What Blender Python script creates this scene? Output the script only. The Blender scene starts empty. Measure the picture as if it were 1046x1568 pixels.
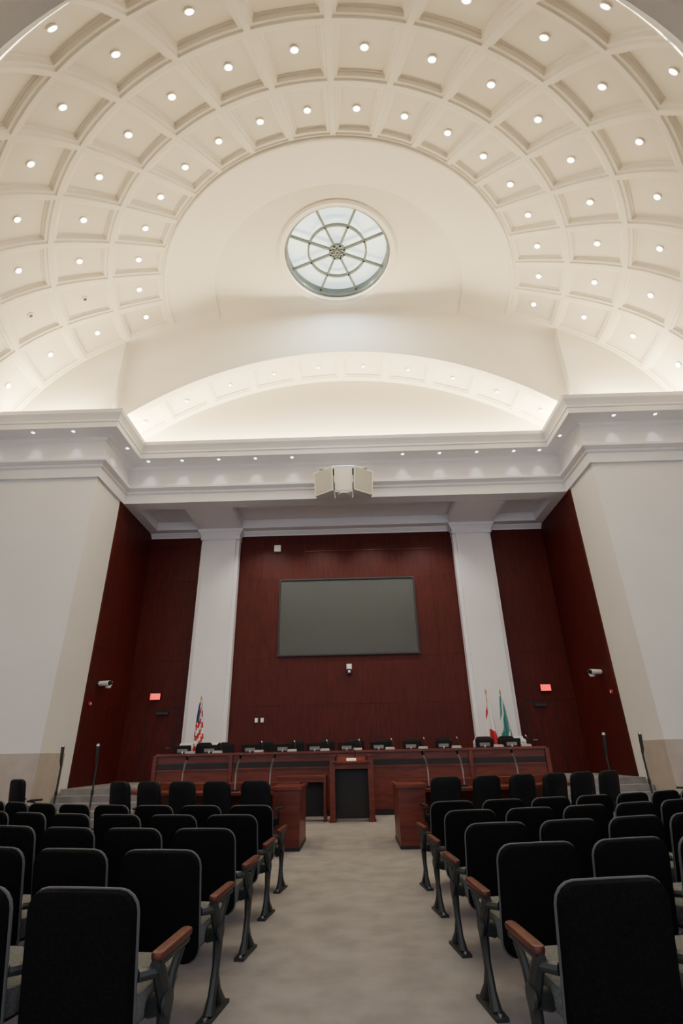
import bpy, math, random
from mathutils import Matrix, Vector
random.seed(4)
S=14.0; EYE=1.45
def H(h): return EYE+h*S
pi=math.pi
# ---------------------------------------------------------------- materials
def mat(name,col,rough=.6,metal=0,noise=0,nscale=20,bump=0,bscale=200,emit=None,estr=0,spec=.5,coat=0):
    m=bpy.data.materials.new(name); m.use_nodes=True
    nt=m.node_tree; b=nt.nodes['Principled BSDF']
    b.inputs['Base Color'].default_value=(*col,1); b.inputs['Roughness'].default_value=rough
    b.inputs['Metallic'].default_value=metal
    b.inputs['Specular IOR Level'].default_value=spec
    b.inputs['Coat Weight'].default_value=coat
    tc=nt.nodes.new('ShaderNodeTexCoord')
    if noise>0:
        n=nt.nodes.new('ShaderNodeTexNoise'); n.inputs['Scale'].default_value=nscale; n.inputs['Detail'].default_value=5
        r=nt.nodes.new('ShaderNodeValToRGB')
        r.color_ramp.elements[0].position=.3; r.color_ramp.elements[1].position=.7
        r.color_ramp.elements[0].color=(*[c*(1-noise) for c in col],1)
        r.color_ramp.elements[1].color=(*[min(1,c*(1+noise)) for c in col],1)
        nt.links.new(tc.outputs['Object'],n.inputs['Vector']); nt.links.new(n.outputs['Fac'],r.inputs['Fac'])
        nt.links.new(r.outputs['Color'],b.inputs['Base Color'])
    if bump>0:
        n2=nt.nodes.new('ShaderNodeTexNoise'); n2.inputs['Scale'].default_value=bscale
        bp=nt.nodes.new('ShaderNodeBump'); bp.inputs['Strength'].default_value=bump; bp.inputs['Distance'].default_value=.01
        nt.links.new(tc.outputs['Object'],n2.inputs['Vector']); nt.links.new(n2.outputs['Fac'],bp.inputs['Height'])
        nt.links.new(bp.outputs['Normal'],b.inputs['Normal'])
    if emit:
        b.inputs['Emission Color'].default_value=(*emit,1); b.inputs['Emission Strength'].default_value=estr
    return m
def wood(name,c0,c1,rough=.3,sx=3,sz=.35,coat=.3,spec=.5):
    m=bpy.data.materials.new(name); m.use_nodes=True
    nt=m.node_tree; b=nt.nodes['Principled BSDF']
    tc=nt.nodes.new('ShaderNodeTexCoord'); mp=nt.nodes.new('ShaderNodeMapping')
    mp.inputs['Scale'].default_value=(sx,sx,sz)
    n=nt.nodes.new('ShaderNodeTexNoise'); n.inputs['Scale'].default_value=4; n.inputs['Detail'].default_value=8; n.inputs['Distortion'].default_value=.6
    r=nt.nodes.new('ShaderNodeValToRGB')
    r.color_ramp.elements[0].position=.3; r.color_ramp.elements[1].position=.72
    r.color_ramp.elements[0].color=(*c0,1); r.color_ramp.elements[1].color=(*c1,1)
    nt.links.new(tc.outputs['Object'],mp.inputs['Vector']); nt.links.new(mp.outputs['Vector'],n.inputs['Vector'])
    nt.links.new(n.outputs['Fac'],r.inputs['Fac']); nt.links.new(r.outputs['Color'],b.inputs['Base Color'])
    b.inputs['Specular IOR Level'].default_value=spec
    b.inputs['Roughness'].default_value=rough; b.inputs['Coat Weight'].default_value=coat; b.inputs['Coat Roughness'].default_value=.2
    return m
M={}
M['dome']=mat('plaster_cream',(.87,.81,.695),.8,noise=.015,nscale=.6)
M['panel']=mat('coffer_panel_darker',(.80,.735,.63),.8,noise=.015,nscale=.6)  # inner coffer panels, slightly darker than the rib plaster
M['white']=mat('plaster_white',(.75,.735,.745),.6,noise=.02,nscale=1)
M['pier']=mat('pier_paint',(.75,.735,.70),.7,noise=.03,nscale=.5)
M['dado']=mat('dado_stone',(.44,.39,.34),.6,noise=.08,nscale=3)
M['carpet']=mat('carpet_grey',(.235,.222,.222),.95,noise=.17,nscale=3.0,bump=.5,bscale=260)
M['wall_wood']=wood('mahogany_panel',(.050,.0055,.0042),(.082,.0105,.0075),.5,coat=0,spec=.22)
M['desk_wood']=wood('cherry_desk',(.095,.016,.009),(.17,.034,.017),.4,sx=.5,sz=3,coat=.05,spec=.35)
M['arm_wood']=wood('armrest_wood',(.06,.015,.009),(.12,.030,.018),.45,sx=6,sz=6,coat=.05,spec=.35)
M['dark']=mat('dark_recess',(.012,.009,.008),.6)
M['fabric']=mat('charcoal_fabric',(.0065,.0065,.0065),.95,noise=.3,nscale=90,bump=.3,bscale=500,spec=.05)
M['seat']=mat('grey_seat_fabric',(.14,.145,.138),.95,noise=.25,nscale=90,bump=.4,bscale=500,spec=.2)
M['piping']=mat('grey_piping',(.085,.09,.09),.8)
M['iron']=mat('cast_iron_green_grey',(.030,.034,.032),.45,metal=.3)
M['black']=mat('black_plastic',(.008,.008,.008),.5)
M['leather']=mat('black_leather',(.007,.007,.008),.6,bump=.2,bscale=60,spec=.15)
M['chrome']=mat('brushed_metal',(.6,.6,.6),.3,metal=1)
M['screen']=mat('projection_screen_grey',(.066,.075,.071),.65,noise=.02,nscale=2,spec=.3)
M['bulb']=mat('lamp_lens',(1,1,1),.4,emit=(1,.95,.86),estr=14)
M['bulb_s']=mat('lamp_lens_small',(1,1,1),.4,emit=(1,.95,.88),estr=7)
M['off']=mat('lamp_off',(.05,.04,.03),.4)
M['glass']=mat('skylight_glass',(.7,.8,.8),.2,noise=.0,emit=(.76,.94,.89),estr=1.5)
M['frame']=mat('skylight_frame',(.12,.14,.13),.5)
M['red']=mat('flag_red',(.45,.02,.03),.7); M['blue']=mat('flag_blue',(.02,.03,.14),.7)
M['fwhite']=mat('flag_white',(.75,.73,.7),.7); M['green']=mat('flag_green',(.05,.22,.2),.7)
M['gold']=mat('brass',(.6,.4,.12),.3,metal=1)
M['exit']=mat('exit_sign_red',(.5,.01,.01),.5,emit=(1,.03,.02),estr=2.5)
M['pwhite']=mat('white_plastic',(.8,.8,.8),.4)
M['spk']=mat('speaker_cabinet',(.66,.65,.61),.5,metal=.1)
M['grille']=mat('speaker_grille',(.36,.36,.34),.5,metal=.4,bump=.6,bscale=150)
M['lgrey']=mat('light_grey_fabric',(.25,.26,.25),.9)
M['paper']=mat('paper',(.8,.78,.72),.8)
M['lcd']=mat('lcd_panel',(.02,.025,.03),.15)
# ---------------------------------------------------------------- mesh builder
class MB:
    def __init__(s): s.v=[];s.f=[];s.m=[];s.ml=[]
    def mi(s,k):
        if k not in s.ml: s.ml.append(k)
        return s.ml.index(k)
    def V(s,p): s.v.append(tuple(p)); return len(s.v)-1
    def F(s,idx,k): s.f.append(tuple(idx)); s.m.append(s.mi(k))
    def quad(s,a,b,c,d,k): s.F([s.V(a),s.V(b),s.V(c),s.V(d)],k)
    def box(s,x0,x1,y0,y1,z0,z1,k,mtx=None):
        P=[Vector((x,y,z)) for z in(z0,z1) for y in(y0,y1) for x in(x0,x1)]
        if mtx: P=[mtx@p for p in P]
        i=[s.V(p) for p in P]
        for q in((0,2,3,1),(4,5,7,6),(0,1,5,4),(2,6,7,3),(0,4,6,2),(1,3,7,5)): s.F([i[j] for j in q],k)
    def loops(s,L,k,closed=True,cap0=False,cap1=False):
        I=[[s.V(p) for p in l] for l in L]
        n=len(I[0])
        for a,b in zip(I[:-1],I[1:]):
            for j in range(n if closed else n-1):
                s.F([a[j],a[(j+1)%n],b[(j+1)%n],b[j]],k)
        if cap0: s.F(I[0][::-1],k)
        if cap1: s.F(I[-1],k)
    def tube(s,pts,r,k,n=8,flat=1.0):
        pts=[Vector(p) for p in pts]; rs=r if isinstance(r,(list,tuple)) else [r]*len(pts)
        L=[]
        for i,p in enumerate(pts):
            t=(pts[min(i+1,len(pts)-1)]-pts[max(i-1,0)]).normalized()
            a=Vector((1,0,0)) if abs(t.x)<.9 else Vector((0,1,0))
            v=t.cross(a).normalized(); u=v.cross(t).normalized()
            L.append([p+u*math.cos(2*pi*j/n)*rs[i]*flat+v*math.sin(2*pi*j/n)*rs[i] for j in range(n)])
        s.loops(L,k,True,True,True)
    def disc(s,c,nrm,r,k,n=16):
        nrm=Vector(nrm).normalized(); a=Vector((1,0,0)) if abs(nrm.x)<.9 else Vector((0,1,0))
        u=nrm.cross(a).normalized(); v=nrm.cross(u)
        c=Vector(c); s.F([s.V(c+u*math.cos(2*pi*j/n)*r+v*math.sin(2*pi*j/n)*r) for j in range(n)],k)
    def rslab(s,w,h,t,rad,bev,k,fn):
        def outline(ins):
            o=[];ww=w/2-ins;hh=h/2-ins;r=max(rad-ins,.004)
            for cx,cy,a0 in((ww-r,hh-r,0),(-ww+r,hh-r,90),(-ww+r,-hh+r,180),(ww-r,-hh+r,270)):
                for q in range(5):
                    a=math.radians(a0+q*22.5); o.append((cx+r*math.cos(a),cy+r*math.sin(a)))
                if a0 in(0,180):
                    sg=1 if a0==0 else -1
                    for q in(.5,0,-.5): o.append((sg*q*(ww-r)*1.2,cy+sg*r))
            return o
        L=[]
        for ins,c in((min(w,h)*.3,-t/2),(bev,-t/2),(bev*.3,-t/2+bev*.3),(0,-t/2+bev),(0,t/2-bev),(bev*.3,t/2-bev*.3),(bev,t/2),(min(w,h)*.3,t/2)):
            L.append([fn(a,b,c) for a,b in outline(ins)])
        s.loops(L,k,True,True,True)
    def sweep(s,path,prof,k,closedprof=False,caps=False):
        n=len(path);L=[]
        for i,p in enumerate(path):
            p=Vector(p)
            ds=[]
            if i>0: ds.append((p-Vector(path[i-1])).normalized())
            if i<n-1: ds.append((Vector(path[i+1])-p).normalized())
            ns=[Vector((d.y,-d.x)) for d in ds]
            if len(ns)==2:
                b=(ns[0]+ns[1]).normalized(); b=b/ max(.2,b.dot(ns[0]))
            else: b=ns[0]
            L.append([(p.x+b.x*o,p.y+b.y*o,z) for o,z in prof])
        s.loops(L,k,closedprof,caps,caps)
    def obj(s,name,loc=(0,0,0),rz=0,smooth=False,bevel=0,parent=None):
        me=bpy.data.meshes.new(name); me.from_pydata(s.v,[],s.f)
        for k in s.ml: me.materials.append(M[k])
        me.polygons.foreach_set('material_index',s.m); me.update()
        if smooth:
            me.polygons.foreach_set('use_smooth',[True]*len(me.polygons))
            me.set_sharp_from_angle(angle=math.radians(38))
        o=bpy.data.objects.new(name,me); bpy.context.collection.objects.link(o)
        o.location=loc; o.rotation_euler=(0,0,rz)
        if parent: o.parent=parent
        return o
def inst(o,name,loc,rz=0):
    n=bpy.data.objects.new(name,o.data); bpy.context.collection.objects.link(n)
    n.location=loc; n.rotation_euler=(0,0,rz); return n
# ---------------------------------------------------------------- room numbers
YC=S; XO=.555*S; YF=1.14*S; YB=1.34*S; RW=.852*S; HE=H(.724); HB=H(.575)
XW=.95*S; YBACK=-4.0
PLAT=.75
b=MB(); b.box(-XW,XW,YBACK,YB+.5,-.2,0,'carpet'); b.obj('floor')
# dome profile ------------------------------------------------------------
ctrl=[(.323,1.082),(.38,1.060),(.44,1.034),(.515,.998),(.595,.955),(.65,.918),(.695,.88),(.742,.825),(.776,.770),(.797,.722),(.806,.69)]
def catmull(P,n=12):
    out=[]
    for i in range(len(P)-1):
        p0=P[max(i-1,0)];p1=P[i];p2=P[i+1];p3=P[min(i+2,len(P)-1)]
        for j in range(n):
            t=j/n
            out.append(tuple(.5*((2*p1[q])+(-p0[q]+p2[q])*t+(2*p0[q]-5*p1[q]+4*p2[q]-p3[q])*t*t+(-p0[q]+3*p1[q]-3*p2[q]+p3[q])*t**3) for q in(0,1)))
    out.append(P[-1]); return out
prof=catmull(ctrl); arc=[0]
for a,c in zip(prof[:-1],prof[1:]): arc.append(arc[-1]+math.hypot(c[0]-a[0],c[1]-a[1]))
def prof_at(s):
    s=min(max(s,0),arc[-1])
    for i in range(len(arc)-1):
        if s<=arc[i+1]:
            t=(s-arc[i])/(arc[i+1]-arc[i]); a,c=prof[i],prof[i+1]
            return (a[0]+(c[0]-a[0])*t,a[1]+(c[1]-a[1])*t)
    return prof[-1]
def s_of_r(r):
    for i in range(len(prof)-1):
        if prof[i+1][0]>=r: return arc[i]+(r-prof[i][0])/(prof[i+1][0]-prof[i][0])*(arc[i+1]-arc[i])
def dome_pt(s,a,dep=0):
    r,h=prof_at(s); r2,h2=prof_at(s+.004); r1,h1=prof_at(s-.004)
    t=Vector((r2-r1,h2-h1)).normalized(); nr=Vector((-t.y,t.x))
    r=r*S+nr.x*dep; z=H(h)+nr.y*dep
    return Vector((r*math.sin(a),YC-r*math.cos(a),z))
def h_of_x(x):
    x=abs(x)
    if x<=.323: return 1.082
    return prof_at(s_of_r(x))[1] if x<.805 else .69
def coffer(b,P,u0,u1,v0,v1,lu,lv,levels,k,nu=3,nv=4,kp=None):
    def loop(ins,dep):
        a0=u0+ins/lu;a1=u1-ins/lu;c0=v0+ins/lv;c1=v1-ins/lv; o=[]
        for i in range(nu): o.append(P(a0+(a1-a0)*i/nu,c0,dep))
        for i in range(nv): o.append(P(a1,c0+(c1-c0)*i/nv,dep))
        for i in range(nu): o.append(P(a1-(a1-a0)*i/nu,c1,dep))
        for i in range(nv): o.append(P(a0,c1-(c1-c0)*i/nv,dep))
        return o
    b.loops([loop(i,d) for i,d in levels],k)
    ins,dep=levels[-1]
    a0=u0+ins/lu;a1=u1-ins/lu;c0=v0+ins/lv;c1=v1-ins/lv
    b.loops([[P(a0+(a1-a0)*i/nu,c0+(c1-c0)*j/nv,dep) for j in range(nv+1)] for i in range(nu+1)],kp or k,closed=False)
levels=[(0,0),(.07,0),(.09,.035),(.155,.045),(.175,.11),(.205,.12),(.22,.145)]
b=MB(); lampsL=[]
s0=s_of_r(.44); STEP=.12
for i in range(4):
    sa=s0+i*STEP; sb=min(sa+STEP,arc[-1]-.002)
    for j in range(18):
        a0=-pi/2+j*pi/18;a1=a0+pi/18
        r=prof_at((sa+sb)/2)[0]*S
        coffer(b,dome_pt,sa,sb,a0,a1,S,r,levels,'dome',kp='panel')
        sm=(sa+sb)/2-(.004 if i==0 else 0)
        lampsL.append((sm,(a0+a1)/2,i,j))
n=72
def ring(sx,dep): return [dome_pt(sx,-pi/2+pi*q/n,dep) for q in range(n+1)]
b.loops([ring(s0,0),ring(s0,-.06),ring(s0-.004,-.07),ring(s0-.007,-.03),ring(s0-.010,0)],'dome',closed=False)
b.loops([ring((s0-.010)*(1-q/8),0) for q in range(9)],'dome',closed=False)
ZD=H(1.082)+.05; RD=.323*S; YS=.855*S; RS=.1275*S
b.loops([ring(0,0),[Vector((RD*math.sin(-pi/2+pi*q/n),YC-RD*math.cos(-pi/2+pi*q/n),ZD)) for q in range(n+1)]],'dome',closed=False)
def bound(th):
    dx,dy=math.sin(th),math.cos(th); t=1e9
    if dy>1e-6: t=(YC-YS)/dy
    ox,oy=0,YS-YC; B=ox*dx+oy*dy; C=ox*ox+oy*oy-RD*RD
    t2=-B+math.sqrt(B*B-C); t=min(t,t2); return Vector((dx*t,YS+dy*t,ZD))
N=96
ANG=[2*pi*q/N for q in range(N)]
thc=math.atan2(RD,YC-YS)
for tt in(thc,2*pi-thc):
    i=min(range(N),key=lambda q:abs(ANG[q]-tt)); ANG[i]=tt
def circ(r,z,nn=N):
    if nn==N: return [Vector((math.sin(a)*r,YS+math.cos(a)*r,z)) for a in ANG]
    return [Vector((math.sin(2*pi*q/nn)*r,YS+math.cos(2*pi*q/nn)*r,z)) for q in range(nn)]
b.loops([[bound(a) for a in ANG],circ(RS*1.12,ZD),circ(RS*1.12,ZD-.04),circ(RS*1.08,ZD-.07),circ(RS*1.04,ZD-.04),circ(RS*1.0,ZD-.03),circ(RS*.99,ZD+.35)],'dome')
YSP=YC+.35
xs=sorted([-.805+1.61*q/120 for q in range(121)]+[-.323,.323,-.3229,.3229])
L=[]
for q in range(7):
    a=q/6*pi/2
    L.append([(x*S,YC+.35*math.sin(a),(ZD if abs(x)<.323 else H(h_of_x(x)))-.35*(1-math.cos(a))) for x in xs])
b.loops(L,'dome',closed=False)
b.obj('ceiling_coffered_dome',smooth=True)
# ceiling outside the drum
b=MB(); sq=[];ci=[]
for q in range(73):
    a=-pi/2+pi*q/72; dx,dy=math.sin(a),-math.cos(a)
    t=1e9
    if abs(dx)>1e-6: t=min(t,XW/abs(dx))
    if dy<-1e-6: t=min(t,(YBACK-YC)/dy)
    sq.append((dx*t,YC+dy*t,HB)); ci.append((RW*dx,YC+RW*dy,HB))
b.loops([sq,ci,[(p[0],p[1],HE+.5) for p in ci]],'white',closed=False)
b.obj('ceiling_rear')
# ---------------------------------------------------------------- skylight
b=MB()
zg=ZD+.22
b.F([b.V(p) for p in circ(RS*.995,zg+.25)],'glass')
def torus(r,w,z0,z1): 
    b.loops([circ(r-w,z0,64),circ(r+w,z0,64),circ(r+w,z1,64),circ(r-w,z1,64),circ(r-w,z0,64)],'frame')
torus(RS*.965,.04,zg-.12,zg+.2); torus(RS*.55,.032,zg-.0,zg+.1); torus(RS*.14,.035,zg-.0,zg+.1); torus(RS*.05,.04,zg-.0,zg+.1)
for q in range(8):
    a=math.radians(22.5+45*q); mt=Matrix.Translation((0,YS,0))@Matrix.Rotation(a,4,'Z')
    b.box(-.03,.03,RS*.05,RS*.97,zg-.0,zg+.1,'frame',mt)
b.obj('window_1')
# ---------------------------------------------------------------- piers, spandrel, arch, lunette
for sx,nm in((-1,'left'),(1,'right')):
    b=MB(); x0,x1=sorted((sx*XO,sx*XW))
    b.box(x0,x1,YC,YB+.5,0,HB,'pier')
    xs2=[.555+(.95-.555)*q/30 for q in range(31)]
    zt=[H(h_of_x(x)) if x<.80 else H(.70) for x in xs2]
    b.loops([[(sx*x*S,YC+.0,HB) for x in xs2],[(sx*x*S,YC+.0,max(z,HE-.2)+.02) for x,z in zip(xs2,zt)]],'dome',closed=False)
    b.quad((sx*XO,YC,HB),(sx*XO,YSP+.1,HB),(sx*XO,YSP+.1,H(1.0)),(sx*XO,YC,H(h_of_x(.555))),'dome')
    b.quad((sx*XO,YSP,HB),(sx*XO,YF+.1,HB),(sx*XO,YF+.1,H(.76)),(sx*XO,YSP,H(.76)),'dome')
    if sx<0: b.box(x0,x1+.03,YC-.03,YC+1.2,0,1.62,'dado')
    else: b.box(x0-.03,x1,YC-.03,YC+1.2,0,1.62,'dado')
    b.obj('wall_pier_'+nm)
for sx,nm in((-1,'left'),(1,'right')):
    b=MB(); x=sx*XW; b.box(min(x,x+sx*.3),max(x,x+sx*.3),YBACK,YB+.5,0,HB+.05,'pier'); b.obj('wall_'+nm)
AR=.868; AZ=.945-AR; AMAX=math.asin(.555/AR)
b=MB(); n=60; A=[];T=[]
for q in range(n+1):
    a=-AMAX+2*AMAX*q/n; x=AR*math.sin(a)*S; z=H(AZ+AR*math.cos(a)); A.append((x,YSP,z)); T.append((x,YSP,(ZD if abs(x/S)<.323 else H(h_of_x(x/S)))-.33))
b.loops([T,A],'dome',closed=False)
b.obj('wall_spandrel',smooth=True)
b=MB()
def arch_pt(u,v,dep=0):
    R=AR*S+dep; return Vector((R*math.sin(v),u,H(AZ)+R*math.cos(v)))
arch_lamps=[]
ya,yb_=YSP+.2,YF-.1
b.loops([[arch_pt(YSP,-AMAX+2*AMAX*q/n) for q in range(n+1)],[arch_pt(ya,-AMAX+2*AMAX*q/n) for q in range(n+1)]],'dome',closed=False)
b.loops([[arch_pt(yb_,-AMAX+2*AMAX*q/n) for q in range(n+1)],[arch_pt(YF+.1,-AMAX+2*AMAX*q/n) for q in range(n+1)]],'dome',closed=False)
for j in range(10):
    v0=-AMAX+2*AMAX*j/10; v1=v0+2*AMAX/10
    coffer(b,arch_pt,ya,yb_,v0,v1,1,AR*S,[(0,0),(.12,0),(.14,.04),(.19,.04),(.2,.10)],'dome')
    arch_lamps.append(arch_pt((ya+yb_)/2,(v0+v1)/2,.09))
b.obj('ceiling_arch_vault',smooth=True)
b=MB(); b.loops([[(AR*math.sin(-AMAX+2*AMAX*q/n)*S,YF,H(AZ+AR*math.cos(-AMAX+2*AMAX*q/n))+.02) for q in range(n+1)],
  [(AR*math.sin(-AMAX+2*AMAX*q/n)*S,YF,HE-.3) for q in range(n+1)]],'dome',closed=False)
b.obj('wall_lunette')
# ---------------------------------------------------------------- entablature
cp=[(-.014,.575),(.006,.575),(.006,.598),(.010,.601),(.010,.606),(.020,.611),(.020,.617),(.012,.621),(.006,.628),(.005,.634),(.005,.668),(.009,.671),(.011,.678),(.020,.680),(.046,.681),(.046,.694),(.048,.696),(.048,.701),(.051,.708),(.055,.715),(.056,.724),(.052,.724),(.050,.712),(0,.712)]
cpm=[(o*S,H(z)) for o,z in cp]
b=MB(); b.sweep([(-RW,YC),(-XO,YC),(-XO,YF),(XO,YF),(XO,YC),(RW,YC)],cpm,'white')
ringp=[(RW*math.sin(pi/2-pi*q/72),YC-RW*math.cos(pi/2-pi*q/72)) for q in range(73)]
b.sweep(ringp,cpm,'white')
b.box(-XO,XO,YF+.02,YF+.3,HB+.37,H(.72),'white')
b.obj('trim_entablature')
corn=[]
yy=YF-.034*S
for x in [-6.9,-5.7,-4.4,-3.1,-1.8,2.1,3.4,4.7,6.0,6.9]: corn.append((x,yy,(0,1)))
for x in [-11.2,-9.9,-8.6]: corn.append((x,YC-.034*S,(0,1))); corn.append((-x,YC-.034*S,(0,1)))
for y in [YC+.6]: corn.append((-XO+.034*S,y,(-1,0))); corn.append((XO-.034*S,y,(1,0)))
b=MB()
for x,y,_ in corn:
    z=H(.6807)-.012
    b.tube([(x,y,z+.03),(x,y,z-.01)],.085,'pwhite',14); b.disc((x,y,z-.014),(0,0,1),.052,'bulb_s')
b.obj('cornice_downlights')
b=MB(); domespots=[]
for sm,a,i,j in lampsL:
    p=dome_pt(sm,a,.14); q=dome_pt(sm,a,.10)
    nrm=(p-q).normalized()
    off=(i==1 and j==1) or (i==2 and j==1)
    b.tube([p+nrm*.02,q+nrm*.01],.10,'dome',14)
    b.disc(q+nrm*.0,nrm,.055 if off else .078,'off' if off else 'bulb')
    if not off: domespots.append((q-nrm*.04,-nrm))
b.obj('dome_downlights')
b=MB()
for p in arch_lamps:
    b.tube([p+Vector((0,0,.03)),p-Vector((0,0,.03))],.09,'dome',12); b.disc(p-Vector((0,0,.035)),(0,0,1),.055,'bulb_s')
b.obj('arch_downlights')
# ---------------------------------------------------------------- alcove
b=MB()
zs=HB
PX=.348*S; PWd=.105*S
b.box(-XO,XO,YF+.19,YF+.45,zs,zs+.35,'white')
b.box(-XO,XO,YB-.5,YB+.3,zs,zs+.35,'white')
for sx in(-1,1):
    b.box(sx*PX-PWd/2-.12,sx*PX+PWd/2+.12,YF+.46,YB-.51,zs+.001,zs+.35,'white')
    x0,x1=sorted((sx*XO,sx*(XO-.4))); b.box(x0,x1,YF+.46,YB-.51,zs+.001,zs+.35,'white')
b.box(-XO,XO,YF+.1,YB+.3,zs+.36,zs+.5,'white')
b.obj('ceiling_alcove')
b=MB(); b.box(-XO,XO,YB+.02,YB+.35,0,zs-.01,'dark')
def panels(b,x0,x1,z0,z1,nx,zlist,y,front=-1):
    g=.0015
    for i in range(nx):
        xa=x0+(x1-x0)*i/nx; xb=x0+(x1-x0)*(i+1)/nx
        for za,zb in zip(zlist[:-1],zlist[1:]): b.box(xa+g,xb-g,y,y+.03,za+g,zb-g,'wall_wood')
zl=[PLAT,3.0,4.6,7.55,9.0,zs]
panels(b,-PX,PX,0,0,6,zl,YB-.02)
panels(b,-XO,-PX,0,0,2,zl,YB-.02); panels(b,PX,XO,0,0,2,zl,YB-.02)
b.obj('wall_back')
for sx,nm in((-1,'left'),(1,'right')):
    b=MB(); ya0=1.122*S; g=.0015; ny=2
    for i in range(ny):
        y0=ya0+(YB-ya0)*i/ny;y1=ya0+(YB-ya0)*(i+1)/ny
        for za,zb in zip(zl[:-1],zl[1:]):
            x=sx*XO; x0,x1=sorted((x,x-sx*.05)); b.box(x0,x1,y0+g,y1-g,za+g,zb-g,'wall_wood')
    b.obj('wall_alcove_'+nm)
b=MB()
cr=[(0,zs-.17),(.03,zs-.17),(.04,zs-.13),(.09,zs-.09),(.14,zs-.04),(.16,zs-.03),(.16,zs+.01)]
for xa,xb in((-XO,-PX-PWd/2-.1),(-PX+PWd/2+.1,PX-PWd/2-.1),(PX+PWd/2+.1,XO)):
    b.sweep([(xa,YB-.02),(xb,YB-.02)],cr,'white')
b.obj('trim_crown')
for sx in(-1,1):
    b=MB(); w=PWd/2; y1=YB-.025; y0=YB-.40
    b.box(-w,w,y0+.08,y1,PLAT+.003,zs,'white')
    b.box(-w+.13,w-.13,y0,y1,PLAT+1,zs-.3,'white')
    b.box(-w-.08,w+.08,y0-.06,y1,PLAT+.003,PLAT+.95,'white')
    b.loops([[(s1*(w+e),(y0-e if s2 else y1),z) for s1,s2 in((-1,1),(1,1),(1,0),(-1,0))] for e,z in((.08,PLAT+.95),(.06,PLAT+1.02),(.02,PLAT+1.04),(.0,PLAT+1.12))],'white')
    b.loops([[(s1*(w+e),(y0-e if s2 else y1),z) for s1,s2 in((-1,1),(1,1),(1,0),(-1,0))] for e,z in((.0,zs-.42),(.03,zs-.4),(.03,zs-.35),(.01,zs-.33),(.01,zs-.26),(.05,zs-.2),(.10,zs-.12),(.13,zs-.1),(.13,zs))],'white')
    b.obj('column_pilaster',loc=(sx*PX,0,0))
# screen
b=MB(); hw=.1785*S; z0,z1=H(.2315),H(.429)
b.box(-hw,hw,YB-.05,YB-.022,z0,z1,'screen')
for a in((-hw-.05,hw+.05,z0-.05,z0),(-hw-.05,hw+.05,z1,z1+.05),(-hw-.05,-hw,z0,z1),(hw,hw+.05,z0,z1)):
    b.box(a[0],a[1],YB-.09,YB-.022,a[2],a[3],'iron')
b.obj('projection_screen')
b=MB(); b.box(-1.6,3.4,YB-.05,YB-.02,8.62,8.65,'desk_wood'); b.obj('trim_slot_reflection')  # lighter strip paints in the light reflection along the projection screen slot
# platform and steps
b=MB(); b.box(-XO+.06,XO-.06,15.6,YB-.03,0,PLAT,'carpet')
for sx in(-1,1):
    for i in range(5):
        x0,x1=sorted((sx*5.3,sx*(XO-.06)));
        b.box(x0,x1,13.9+i*.34,15.65,i*.15,(i+1)*.15,'carpet')
b.obj('stage_platform')
for sx in(-1,1):
    for xx in(6.0,6.85):
        b=MB()
        b.tube([(0,0,0),(0,0,.03)],.17,'black',18)
        b.tube([(0,0,.02),(0,0,1.35)],.022,'iron',8); b.tube([(0,0,.7),(0,0,.8)],.032,'black',8)
        b.tube([(0,0,1.32),(sx*.01,-.02,1.42),(sx*.02,-.05,1.74)],[.025,.035,.04],'iron',10)
        b.tube([(sx*.02,-.05,1.74),(sx*.02,-.055,1.79)],[.045,.03],'chrome',10)
        b.obj('microphone_stand',loc=(sx*xx,13.4,0),smooth=True)
# doors
for sx in(-1,1):
    b=MB(); x=sx*6.45
    b.box(x-.5,x+.5,YB-.03,YB-.022,PLAT,PLAT+2.15,'wall_wood')
    for xa,xb,za,zb in((x-.53,x-.5,PLAT,PLAT+2.18),(x+.5,x+.53,PLAT,PLAT+2.18),(x-.5,x+.5,PLAT+2.15,PLAT+2.18)):
        b.box(xa,xb,YB-.04,YB-.022,za,zb,'dark')
    b.box(x-.18,x+.22,YB-.13,YB-.03,PLAT+2.04,PLAT+2.12,'iron')
    b.tube([(x-sx*.4,YB-.04,PLAT+1.0),(x-sx*.4,YB-.1,PLAT+1.0),(x-sx*.28,YB-.1,PLAT+1.0)],.012,'chrome',8)
    b.obj('door_'+('1' if sx<0 else '2'))
    b=MB(); xe=sx*6.75; zo=-.17; b.box(xe-.19,xe+.19,YB-.1,YB-.022,3.43+zo,3.67+zo,'black'); b.box(xe-.17,xe+.17,YB-.112,YB-.1,3.45+zo,3.65+zo,'exit')
    for li,ch in enumerate('EXIT'):
        lx=xe-.13+li*.075; w=.045
        def st(a,c,d,e): b.box(lx+a*w,lx+c*w,YB-.118,YB-.112,3.48+zo+d*.14,3.48+zo+e*.14,'pwhite')
        if ch=='E': st(0,.25,0,1);st(0,1,0,.15);st(0,.8,.43,.57);st(0,1,.85,1)
        if ch=='I': st(.35,.65,0,1)
        if ch=='T': st(.35,.65,0,1);st(0,1,.85,1)
        if ch=='X':
            for sg in(-1,1):
                mt=Matrix.Translation((lx+w/2,YB-.115,3.55+zo))@Matrix.Rotation(sg*.35,4,'Y'); b.box(-.006,.006,-.003,.003,-.07,.07,'pwhite',mt)
    b.obj('exit_sign')
b=MB(); 
for x in(-3.2,-3.0): b.box(x-.05,x+.05,YB-.04,YB-.02,2.48,2.62,'pwhite')
b.obj('wall_thermostats')  # two small white thermostat plates
b=MB(); b.box(-2.8,-2.55,YB-.12,YB-.02,8.65,8.9,'pwhite'); b.disc((-2.675,YB-.121,8.775),(0,1,0),.08,'paper'); b.obj('wall_speaker')
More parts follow.
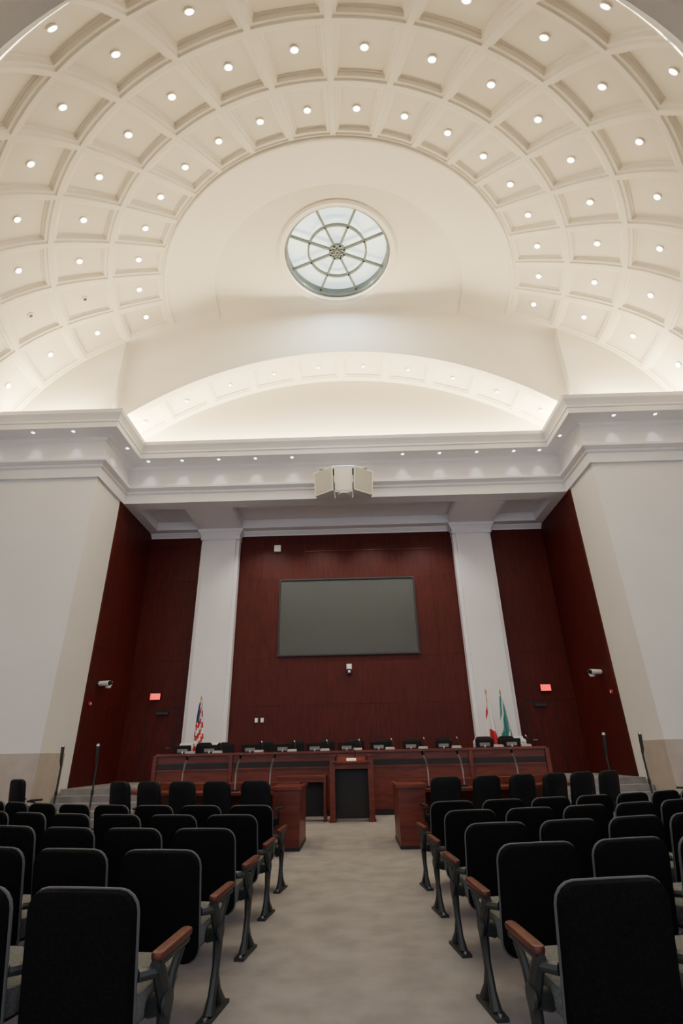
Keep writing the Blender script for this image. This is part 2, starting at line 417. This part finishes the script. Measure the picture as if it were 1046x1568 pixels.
b=MB(); b.box(-.08,.1,YB-.14,YB-.02,4.15,4.32,'pwhite'); b.box(-.06,.08,YB-.2,YB-.02,3.98,4.15,'black'); b.tube([(.01,YB-.2,4.06),(.01,YB-.28,4.05)],.045,'pwhite',12); b.obj('wall_camera')
for sx in(-1,1):
    b=MB(); x=sx*(XO-.05); y=16.5; z=3.5
    b.tube([(x,y,z+.12),(x-sx*.25,y,z+.12)],.03,'pwhite',10)
    b.tube([(x-sx*.25,y,z+.14),(x-sx*.25,y,z+.02),(x-sx*.25,y,z-.06)],[.11,.10,.07],'pwhite',14)
    b.tube([(x-sx*.05,y-.15,z+.06),(x-sx*.42,y-.3,z+.05)],[.07,.08],'pwhite',12)
    b.tube([(x-sx*.42,y-.3,z+.05),(x-sx*.46,y-.32,z+.05)],[.07,.06],'black',12)
    b.obj('security_camera',smooth=True)
    b=MB(); x=sx*(XO-.05); b.tube([(x,16.0,2.95),(x-sx*.05,16.0,2.95)],.06,'red',14); b.disc((x-sx*.051,16.0,2.95),(1,0,0),.035,'pwhite'); b.obj('fire_alarm')
# ---------------------------------------------------------------- speaker cluster
b=MB(); yS=1.07*S-.25; zt,zb=H(.618),H(.554)
def pt(P,t,z): return Vector((P[0]*t,yS+.3+(P[1]-yS-.3)*t,z))
cabs=[((-1.02,yS+.42),(-.36,yS-.05)),((-.30,yS+.12),(.30,yS+.12)),((.36,yS-.05),(1.02,yS+.42))]
for ci_,(pa,pb) in enumerate(cabs):
    L=[]
    for z,t in((zb,.93),(zt,1)):
        L.append([pt(pa,t,z),pt(pb,t,z),pt((pb[0]*.95,yS+.6),t,z),pt((pa[0]*.95,yS+.6),t,z)])
    b.loops(L,'spk',True,True,True)
    A0=pt(pa,.93,zb);B0=pt(pb,.93,zb);A1=pt(pa,1,zt);B1=pt(pb,1,zt)
    nn=(B0-A0).cross(A1-A0).normalized(); 
    if nn.y>0: nn=-nn
    def bl(u,v): 
        lo=A0.lerp(B0,u); hi=A1.lerp(B1,u); return lo.lerp(hi,v)+nn*.012
    b.quad(bl(.07,.06),bl(.93,.06),bl(.93,.94),bl(.07,.94),'grille' if ci_!=1 else 'chrome')
b.box(-.8,.8,yS+.15,yS+.62,zt,zt+.04,'spk')
b.tube([(-.4,yS+.3,zt+.16),(.4,yS+.3,zt+.16)],.03,'chrome',8)
for x in(-.4,0,.4): b.tube([(x,yS+.3,zt),(x,yS+.3,zt+.17)],.02,'chrome',8)
b.tube([(0,yS+.3,zt+.16),(0,YF-.02,zt+.16)],.04,'chrome',8)
b.tube([(0,yS+.3,zb+.02),(0,yS+.3,zb-.05)],.2,'spk',16)
b.obj('loudspeaker_cluster')
# ---------------------------------------------------------------- council bench
bp=[(-5.1,14.8),(-3.2,15.2),(-1.6,15.38),(0,15.42),(1.6,15.38),(3.2,15.2),(5.1,14.8)]
b=MB()
def cl(o0,o1,z0,z1): return [(o0,z0),(o1,z0),(o1,z1),(o0,z1)]
b.sweep(bp,cl(-.15,.0,0,1.48),'desk_wood',True,True)
b.sweep(bp,cl(-.30,.08,1.48,1.54),'desk_wood',True,True)
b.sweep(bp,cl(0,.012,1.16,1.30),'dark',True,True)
b.sweep(bp,cl(0,.03,1.12,1.16),'desk_wood',True,True)
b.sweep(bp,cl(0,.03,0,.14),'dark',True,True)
b.sweep(bp,cl(-.75,-.15,1.38,1.43),'desk_wood',True,True)
for i in(0,1,5,6):
    x,y=bp[i]; b.box(x-.05,x+.05,y-.07,y+.1,0,1.5,'desk_wood')
for sx in(-1,1): b.box(sx*5.1-.05,sx*5.1+.05,14.8,15.6,0,1.50,'desk_wood')
b.obj('council_bench')
# podium
b=MB(); x0,x1=-.53,.53
for x in(x0,x1-.13): b.box(x,x+.13,13.95,14.5,0,1.42,'desk_wood'); b.box(x-.02,x+.15,13.92,14.52,0,.06,'desk_wood')
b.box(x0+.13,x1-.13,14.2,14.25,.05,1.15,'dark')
b.box(x0+.13,x1-.13,14.0,14.05,1.12,1.2,'desk_wood')
mt=Matrix.Translation((0,14.2,1.32))@Matrix.Rotation(math.radians(14),4,'X'); b.box(-.45,.45,-.3,.3,-.02,.02,'desk_wood',mt); b.box(-.12,.12,-.22,.02,.02,.03,'paper',mt)
b.box(x0-.03,x1+.03,14.38,14.55,1.38,1.44,'desk_wood'); b.box(x0+.1,x1-.1,13.98,14.02,1.12,1.30,'desk_wood')
b.box(x0-.03,x0+.16,13.9,14.55,1.40,1.44,'desk_wood'); b.box(x1-.16,x1+.03,13.9,14.55,1.40,1.44,'desk_wood')
b.tube([(.1,14.35,1.38),(.1,14.33,1.5),(.05,14.2,1.58)],.01,'black',6)
b.obj('podium',loc=(.03,0,0))
# clerk desk
b=MB(); b.box(-1.85,-.6,14.1,14.7,.93,.98,'desk_wood'); b.box(-1.85,-1.79,14.1,14.7,0,.93,'desk_wood'); b.box(-.66,-.6,14.1,14.7,0,.93,'desk_wood')
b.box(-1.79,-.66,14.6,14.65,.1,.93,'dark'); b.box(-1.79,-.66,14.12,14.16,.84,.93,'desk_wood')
b.obj('clerk_desk')
# staff desks
def arcpt(R,Y0,x): 
    ph=x/R; return R*math.sin(ph),Y0+R-R*math.cos(ph),ph
for sx in(-1,1):
    b=MB(); pth=[arcpt(9,10.35,sx*(1.0+.4*i))[:2] for i in range(11)]
    if sx<0: pth=pth[::-1]
    b.sweep(pth,cl(-.75,0.0,.80,.85),'desk_wood',True,True)
    b.sweep(pth,cl(-.75,-.70,0,.80),'desk_wood',True,True)
    b.sweep(pth,cl(-.75,-.55,.85,.98),'desk_wood',True,True)
    xa,xb=sorted((sx*.85,sx*1.32)); b.box(xa,xb,10.1,11.35,.05,.90,'desk_wood'); 
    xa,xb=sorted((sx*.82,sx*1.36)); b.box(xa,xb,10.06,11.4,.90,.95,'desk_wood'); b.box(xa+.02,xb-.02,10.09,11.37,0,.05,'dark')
    b.obj('staff_desk')
def mic(x,y,z,h=.5,lean=.1):
    b=MB(); b.tube([(0,0,0),(0,0,.03)],.07,'black',12)
    b.tube([(0,0,.02),(0,0,h*.5),(lean*.3,-.02,h*.8),(lean,-.08,h)],.014,'chrome',6); b.tube([(lean,-.08,h),(lean*1.3,-.12,h+.07)],.024,'black',8)
    b.obj('gooseneck_microphone',loc=(x,y,z),smooth=True)
for sx in(-1,1):
    for xx in(1.5,2.2,3.4):
        px,py,ph=arcpt(9,10.35,sx*xx); mic(px,py+.4,.853,.56,-.08*sx)
# flags
def flag(x,y,kind):
    b=MB(); b.tube([(0,0,0),(0,0,.05)],[.18,.15],'gold',20); b.tube([(0,0,.05),(0,0,2.35)],.018,'gold',8)
    b.tube([(0,0,2.35),(0,0,2.42),(0,0,2.5)],[.035,.03,.004],'gold',8)
    n=40; rows=20
    I=[]
    for r in range(rows+1):
        t=r/rows; z=2.28-1.55*t; R=.03+.12*t**.8
        I.append([b.V(((R*(1+.35*math.sin(6*2*pi*j/n+3*t)))*math.cos(2*pi*j/n)+.05*t,(R*(1+.35*math.sin(6*2*pi*j/n+3*t)))*math.sin(2*pi*j/n),z-.12*math.cos(2*pi*j/n)*t)) for j in range(n)])
    for r in range(rows):
        for j in range(n):
            t=r/rows
            if kind=='us': k='blue' if t<.38 and (j<30) else ('red' if ((j+r*2)//4)%2 else 'fwhite')
            elif kind=='wr': k='red' if (t>.6 and 24<j<38) or ((j+r)//3)%9==0 else 'fwhite'
            else: k='green' if ((j+r)//5)%3 else 'fwhite'
            b.F([I[r][j],I[r][(j+1)%n],I[r+1][(j+1)%n],I[r+1][j]],k)
    b.obj('flag',loc=(x,y,PLAT),smooth=True)
flag(-4.75,17.3,'us'); flag(4.35,17.3,'wr'); flag(4.85,17.5,'g')
# ---------------------------------------------------------------- chairs
def build_aud(sides,name):
    b=MB()
    def bk(off=0):
        def fn(a,c,t):
            z=.60+c-(.10*a*a if c>0 else 0); return (a,-.25-(z-.45)*.20+.30*a*a+t+off,z)
        return fn
    b.rslab(.54,.61,.085,.085,.03,'fabric',bk())
    b.rslab(.554,.624,.020,.09,.008,'piping',bk(.012))
    b.rslab(.52,.48,.13,.07,.035,'seat',lambda a,c,t:(a,.06+c,.43+t+.06*c))
    b.rslab(.44,.42,.03,.05,.01,'black',lambda a,c,t:(a,.06+c,.350+t))
    for sx in sides:
        x=sx*.325
        b.box(x-.04,x+.04,-.20,.15,0,.02,'iron')
        for yy2 in(-.16,.11): b.tube([(x,yy2,.02),(x,yy2,.032)],.015,'chrome',8)
        b.tube([(x,-.10,.015),(x,-.07,.10),(x,-.03,.24),(x,-.02,.40),(x,-.10,.52),(x,-.16,.60)],[.055,.036,.034,.048,.042,.034],'iron',8,.7)
        b.tube([(x,.09,.015),(x,.03,.10),(x,-.02,.20)],[.045,.026,.024],'iron',8,.7)
        b.tube([(x,-.02,.38),(x,.03,.50),(x,.10,.585)],[.036,.028,.03],'iron',8,.7)
        b.tube([(x,-.18,.585),(x,.16,.60)],.022,'iron',8)
        b.tube([(x,-.06,.42),(x-sx*.07,-.05,.40)],.045,'iron',10)
        b.tube([(x+sx*.02,-.06,.42),(x+sx*.035,-.06,.42)],.05,'iron',12)
        b.tube([(x,-.16,.56),(x-sx*.055,-.22,.56)],.025,'iron',8)
        b.rslab(.062,.36,.035,.028,.012,'arm_wood',lambda a,c,t:(x+a,-.0+c,.625+t+.05*c-.25*max(0,c-.08)**2))
    return b.obj(name,smooth=True)
tR=build_aud((1,),'auditorium_chair'); tL=build_aud((-1,),'auditorium_chair')
first={-1:True,1:True}
rowsY=[3.22,4.27,5.33,6.40,7.48]; cnt=[5,6,7,8,9]
for Y0,c in zip(rowsY,cnt):
    for sx,t in((-1,tR),(1,tL)):
        for k in range(c):
            x,y,ph=arcpt(9,Y0-.08,sx*(1.22+.635*k)); x+=.03 if sx>0 else .09
            if first[sx]: t.location=(x,y,0); t.rotation_euler=(0,0,ph); first[sx]=False
            else: inst(t,'auditorium_chair',(x,y,0),ph)
def build_office(name,fab='leather'):
    b=MB()
    b.rslab(.52,.66,.10,.11,.04,fab,lambda a,c,t:(a*(1-.12*c),-.24-(.76+c-.5)*.16+.35*a*a+t,.76+c))
    b.rslab(.52,.50,.11,.09,.04,fab,lambda a,c,t:(a,.02+c,.47+t))
    for sx in(-1,1):
        b.tube([(sx*.22,.0,.42),(sx*.31,.0,.44),(sx*.32,-.02,.62),(sx*.31,-.2,.66)],.018,'black',8)
        b.rslab(.07,.30,.04,.03,.012,'black',lambda a,c,t:(sx*.31+a,.0+c,.665+t))
    b.tube([(0,0,.12),(0,0,.42)],.03,'iron',10)
    b.tube([(0,-.1,.42),(0,-.29,.50),(0,-.30,.60)],.03,'black',8)
    for q in range(5):
        a=2*pi*q/5; b.tube([(0,0,.13),(.30*math.cos(a),.30*math.sin(a),.07)],[.03,.018],'black',8)
        b.tube([(.30*math.cos(a),.30*math.sin(a)-.02,.03),(.30*math.cos(a),.30*math.sin(a)+.02,.03)],.03,'black',10)
    return b.obj(name,smooth=True)
oc=build_office('swivel_chair'); firsto=True
for sx,xl in((-1,(1.45,2.1,2.75,3.4,4.05)),(1,(1.55,2.2,2.85,3.5,4.15,4.8))):
    for xx in xl:
        x,y,ph=arcpt(9,9.6,sx*xx); ph+=random.uniform(-.12,.12)
        if firsto: oc.location=(x,y,0); oc.rotation_euler=(0,0,ph); firsto=False
        else: inst(oc,'swivel_chair',(x,y,0),ph)
benchx=[-2.7,-1.8,-.9,0,.9,1.8,2.7,-3.8,-4.5,3.8,4.5]
mon=None; con=None
for i,x in enumerate(benchx):
    y=15.42-abs(x)**1.7*.03 if abs(x)<3.2 else 15.2-(abs(x)-3.2)*.2
    inst(oc,'swivel_chair',(x+.12,y+1.25 if abs(x)<3.2 else 16.35,PLAT),pi+random.uniform(-.2,.2))
    if mon is None:
        b=MB(); mt=Matrix.Translation((0,0,.19))@Matrix.Rotation(.25,4,'X')
        b.box(-.24,.24,-.012,.012,-.12,.13,'black',mt); b.box(-.23,.23,.012,.014,-.11,.12,'lcd',mt); b.box(-.14,.14,-.016,-.012,-.05,.04,'grille',mt)
        b.tube([(0,-.02,.0),(0,0,.17)],.02,'chrome',8); b.box(-.11,.11,-.09,.08,0,.012,'chrome')
        mon=b.obj('desk_monitor',loc=(x-.1,y+.45,1.432))
        b=MB(); b.loops([[(-.13,-.06,0),(.13,-.06,0),(.13,.06,0),(-.13,.06,0)],[(-.12,-.05,.04),(.12,-.05,.04),(.12,.05,.06),(-.12,.05,.06)]],'grille',True,True,True)
        b.tube([(.09,.03,.05),(.09,.03,.16),(.06,.08,.24)],.009,'black',6); b.tube([(.06,.08,.24),(.045,.1,.28)],.014,'chrome',8)
        con=b.obj('conference_microphone',loc=(x+.2,y+.17,1.541))
    else:
        inst(mon,'desk_monitor',(x-.1,y+.45,1.432)); inst(con,'conference_microphone',(x+.2,y+.17,1.541))
b=MB()
b.rslab(.46,.40,.05,.08,.02,'lgrey',lambda a,c,t:(a,-.22-(c)*.18+t,.70+c)); b.rslab(.46,.46,.06,.07,.02,'lgrey',lambda a,c,t:(a,.02+c,.46+t))
for sx in(-1,1):
    b.tube([(sx*.24,.22,0),(sx*.24,.22,.62),(sx*.24,-.22,.64),(sx*.23,-.24,.6)],.014,'chrome',8); b.tube([(sx*.24,-.24,0),(sx*.23,-.20,.5),(sx*.22,-.26,.85)],.014,'chrome',8)
    b.tube([(sx*.24,.22,.44),(sx*.24,-.22,.44)],.012,'chrome',8)
lc=b.obj('stacking_chair',loc=(-7.3,11.3,0),rz=-.7,smooth=True)
for p in((-6.9,10.6,-.8),(-7.9,12.1,-.6)): inst(lc,'stacking_chair',(p[0],p[1],0),p[2])
for p in((-7.2,12.9,-.5),(7.3,12.6,.6)): inst(oc,'swivel_chair',(p[0],p[1],0),p[2])
# ---------------------------------------------------------------- lights
def light(kind,loc,energy,col,rot=(0,0,0),size=.1,sy=None,spot=None,blend=.6,d=None,nm='lamp'):
    l=bpy.data.lights.new(nm,kind); l.energy=energy; l.color=col
    if kind=='AREA':
        l.shape='RECTANGLE'; l.size=size; l.size_y=sy or size
    else: l.shadow_soft_size=size
    if kind=='SPOT': l.spot_size=math.radians(spot); l.spot_blend=blend
    o=bpy.data.objects.new(nm,l); bpy.context.collection.objects.link(o); o.location=loc
    if d is not None: o.rotation_euler=Vector(d).to_track_quat('-Z','Y').to_euler()
    else: o.rotation_euler=rot
    return o
warm=(1,.82,.48); neut=(1,.92,.80)
zc=H(.713)+.06
UP=(pi,0,0)
E=82
light('AREA',(0,YF-.35,zc),E*13,warm,UP,14,.15,nm='cove_light')
for sx in(-1,1):
    light('AREA',(sx*(XO-.35),(YC+YF)/2,zc),E*2.2,warm,UP,.15,1.6,nm='cove_light')
    light('AREA',(sx*(XO+RW)/2,YC-.35,zc),E*3.8,warm,UP,3.4,.15,nm='cove_light')
NR=14
for q in range(NR):
    a=-pi/2+pi*(q+.5)/NR; r=RW-.35
    k=.55+.75*abs(math.sin(a))
    o=light('AREA',(r*math.sin(a),YC-r*math.cos(a),zc),E*2.3*k,warm,(pi,0,0),2.3,.15,nm='cove_light')
    o.rotation_euler=(Matrix.Rotation(a,3,'Z')@Matrix.Rotation(pi,3,'X')).to_euler()
for p,d in domespots: light('SPOT',p,22,neut,size=.06,spot=130,blend=.8,d=(d.x*.5,d.y*.5,min(d.z,-.3)-.5),nm='downlight')
for p in arch_lamps: light('SPOT',p-Vector((0,0,.08)),6,neut,size=.05,spot=120,blend=.8,d=(0,0,-1),nm='downlight')
for x,y,dd in corn: light('SPOT',(x,y,H(.6807)-.05),12,(1,.96,.92),size=.03,spot=48,blend=.8,d=(dd[0]*.5,dd[1]*.5,-1),nm='downlight')
b=MB(); al=[(-3.0,YF+1.0),(-1,YF+1.0),(1,YF+1.0),(3.0,YF+1.0),(-6.3,YF+1.0),(6.3,YF+1.0)]
for x,y in al: b.tube([(x,y,zs+.37),(x,y,zs+.33)],.10,'pwhite',14); b.disc((x,y,zs+.325),(0,0,1),.07,'bulb')
b.obj('alcove_downlights')
for x,y in al: light('SPOT',(x,y,zs+.28),330 if abs(x)<4 else 20,(1,.90,.80),size=.08,spot=95,blend=.8,d=(0,.25,-1),nm='downlight')
light('AREA',(0,YS,ZD+.18),300,(.85,.95,1),(0,0,0),2.4,nm='skylight_daylight')
w=bpy.data.worlds.new('sky'); bpy.context.scene.world=w; w.use_nodes=True
bg=w.node_tree.nodes['Background']; bg.inputs[0].default_value=(.88,.88,1,1); bg.inputs[1].default_value=1.3
# ---------------------------------------------------------------- camera
cd=bpy.data.cameras.new('camera'); cam=bpy.data.objects.new('camera',cd); bpy.context.collection.objects.link(cam)
cd.sensor_fit='VERTICAL'; cd.sensor_height=36; cd.sensor_width=24; cd.lens=18.0; cd.clip_end=200
R=Matrix.Rotation(math.radians(.8),4,'Z')@Matrix.Rotation(math.radians(90+25.3),4,'X')@Matrix.Rotation(math.radians(-1.25),4,'Z')
cam.matrix_world=Matrix.Translation((.12,0,EYE))@R
bpy.context.scene.camera=cam
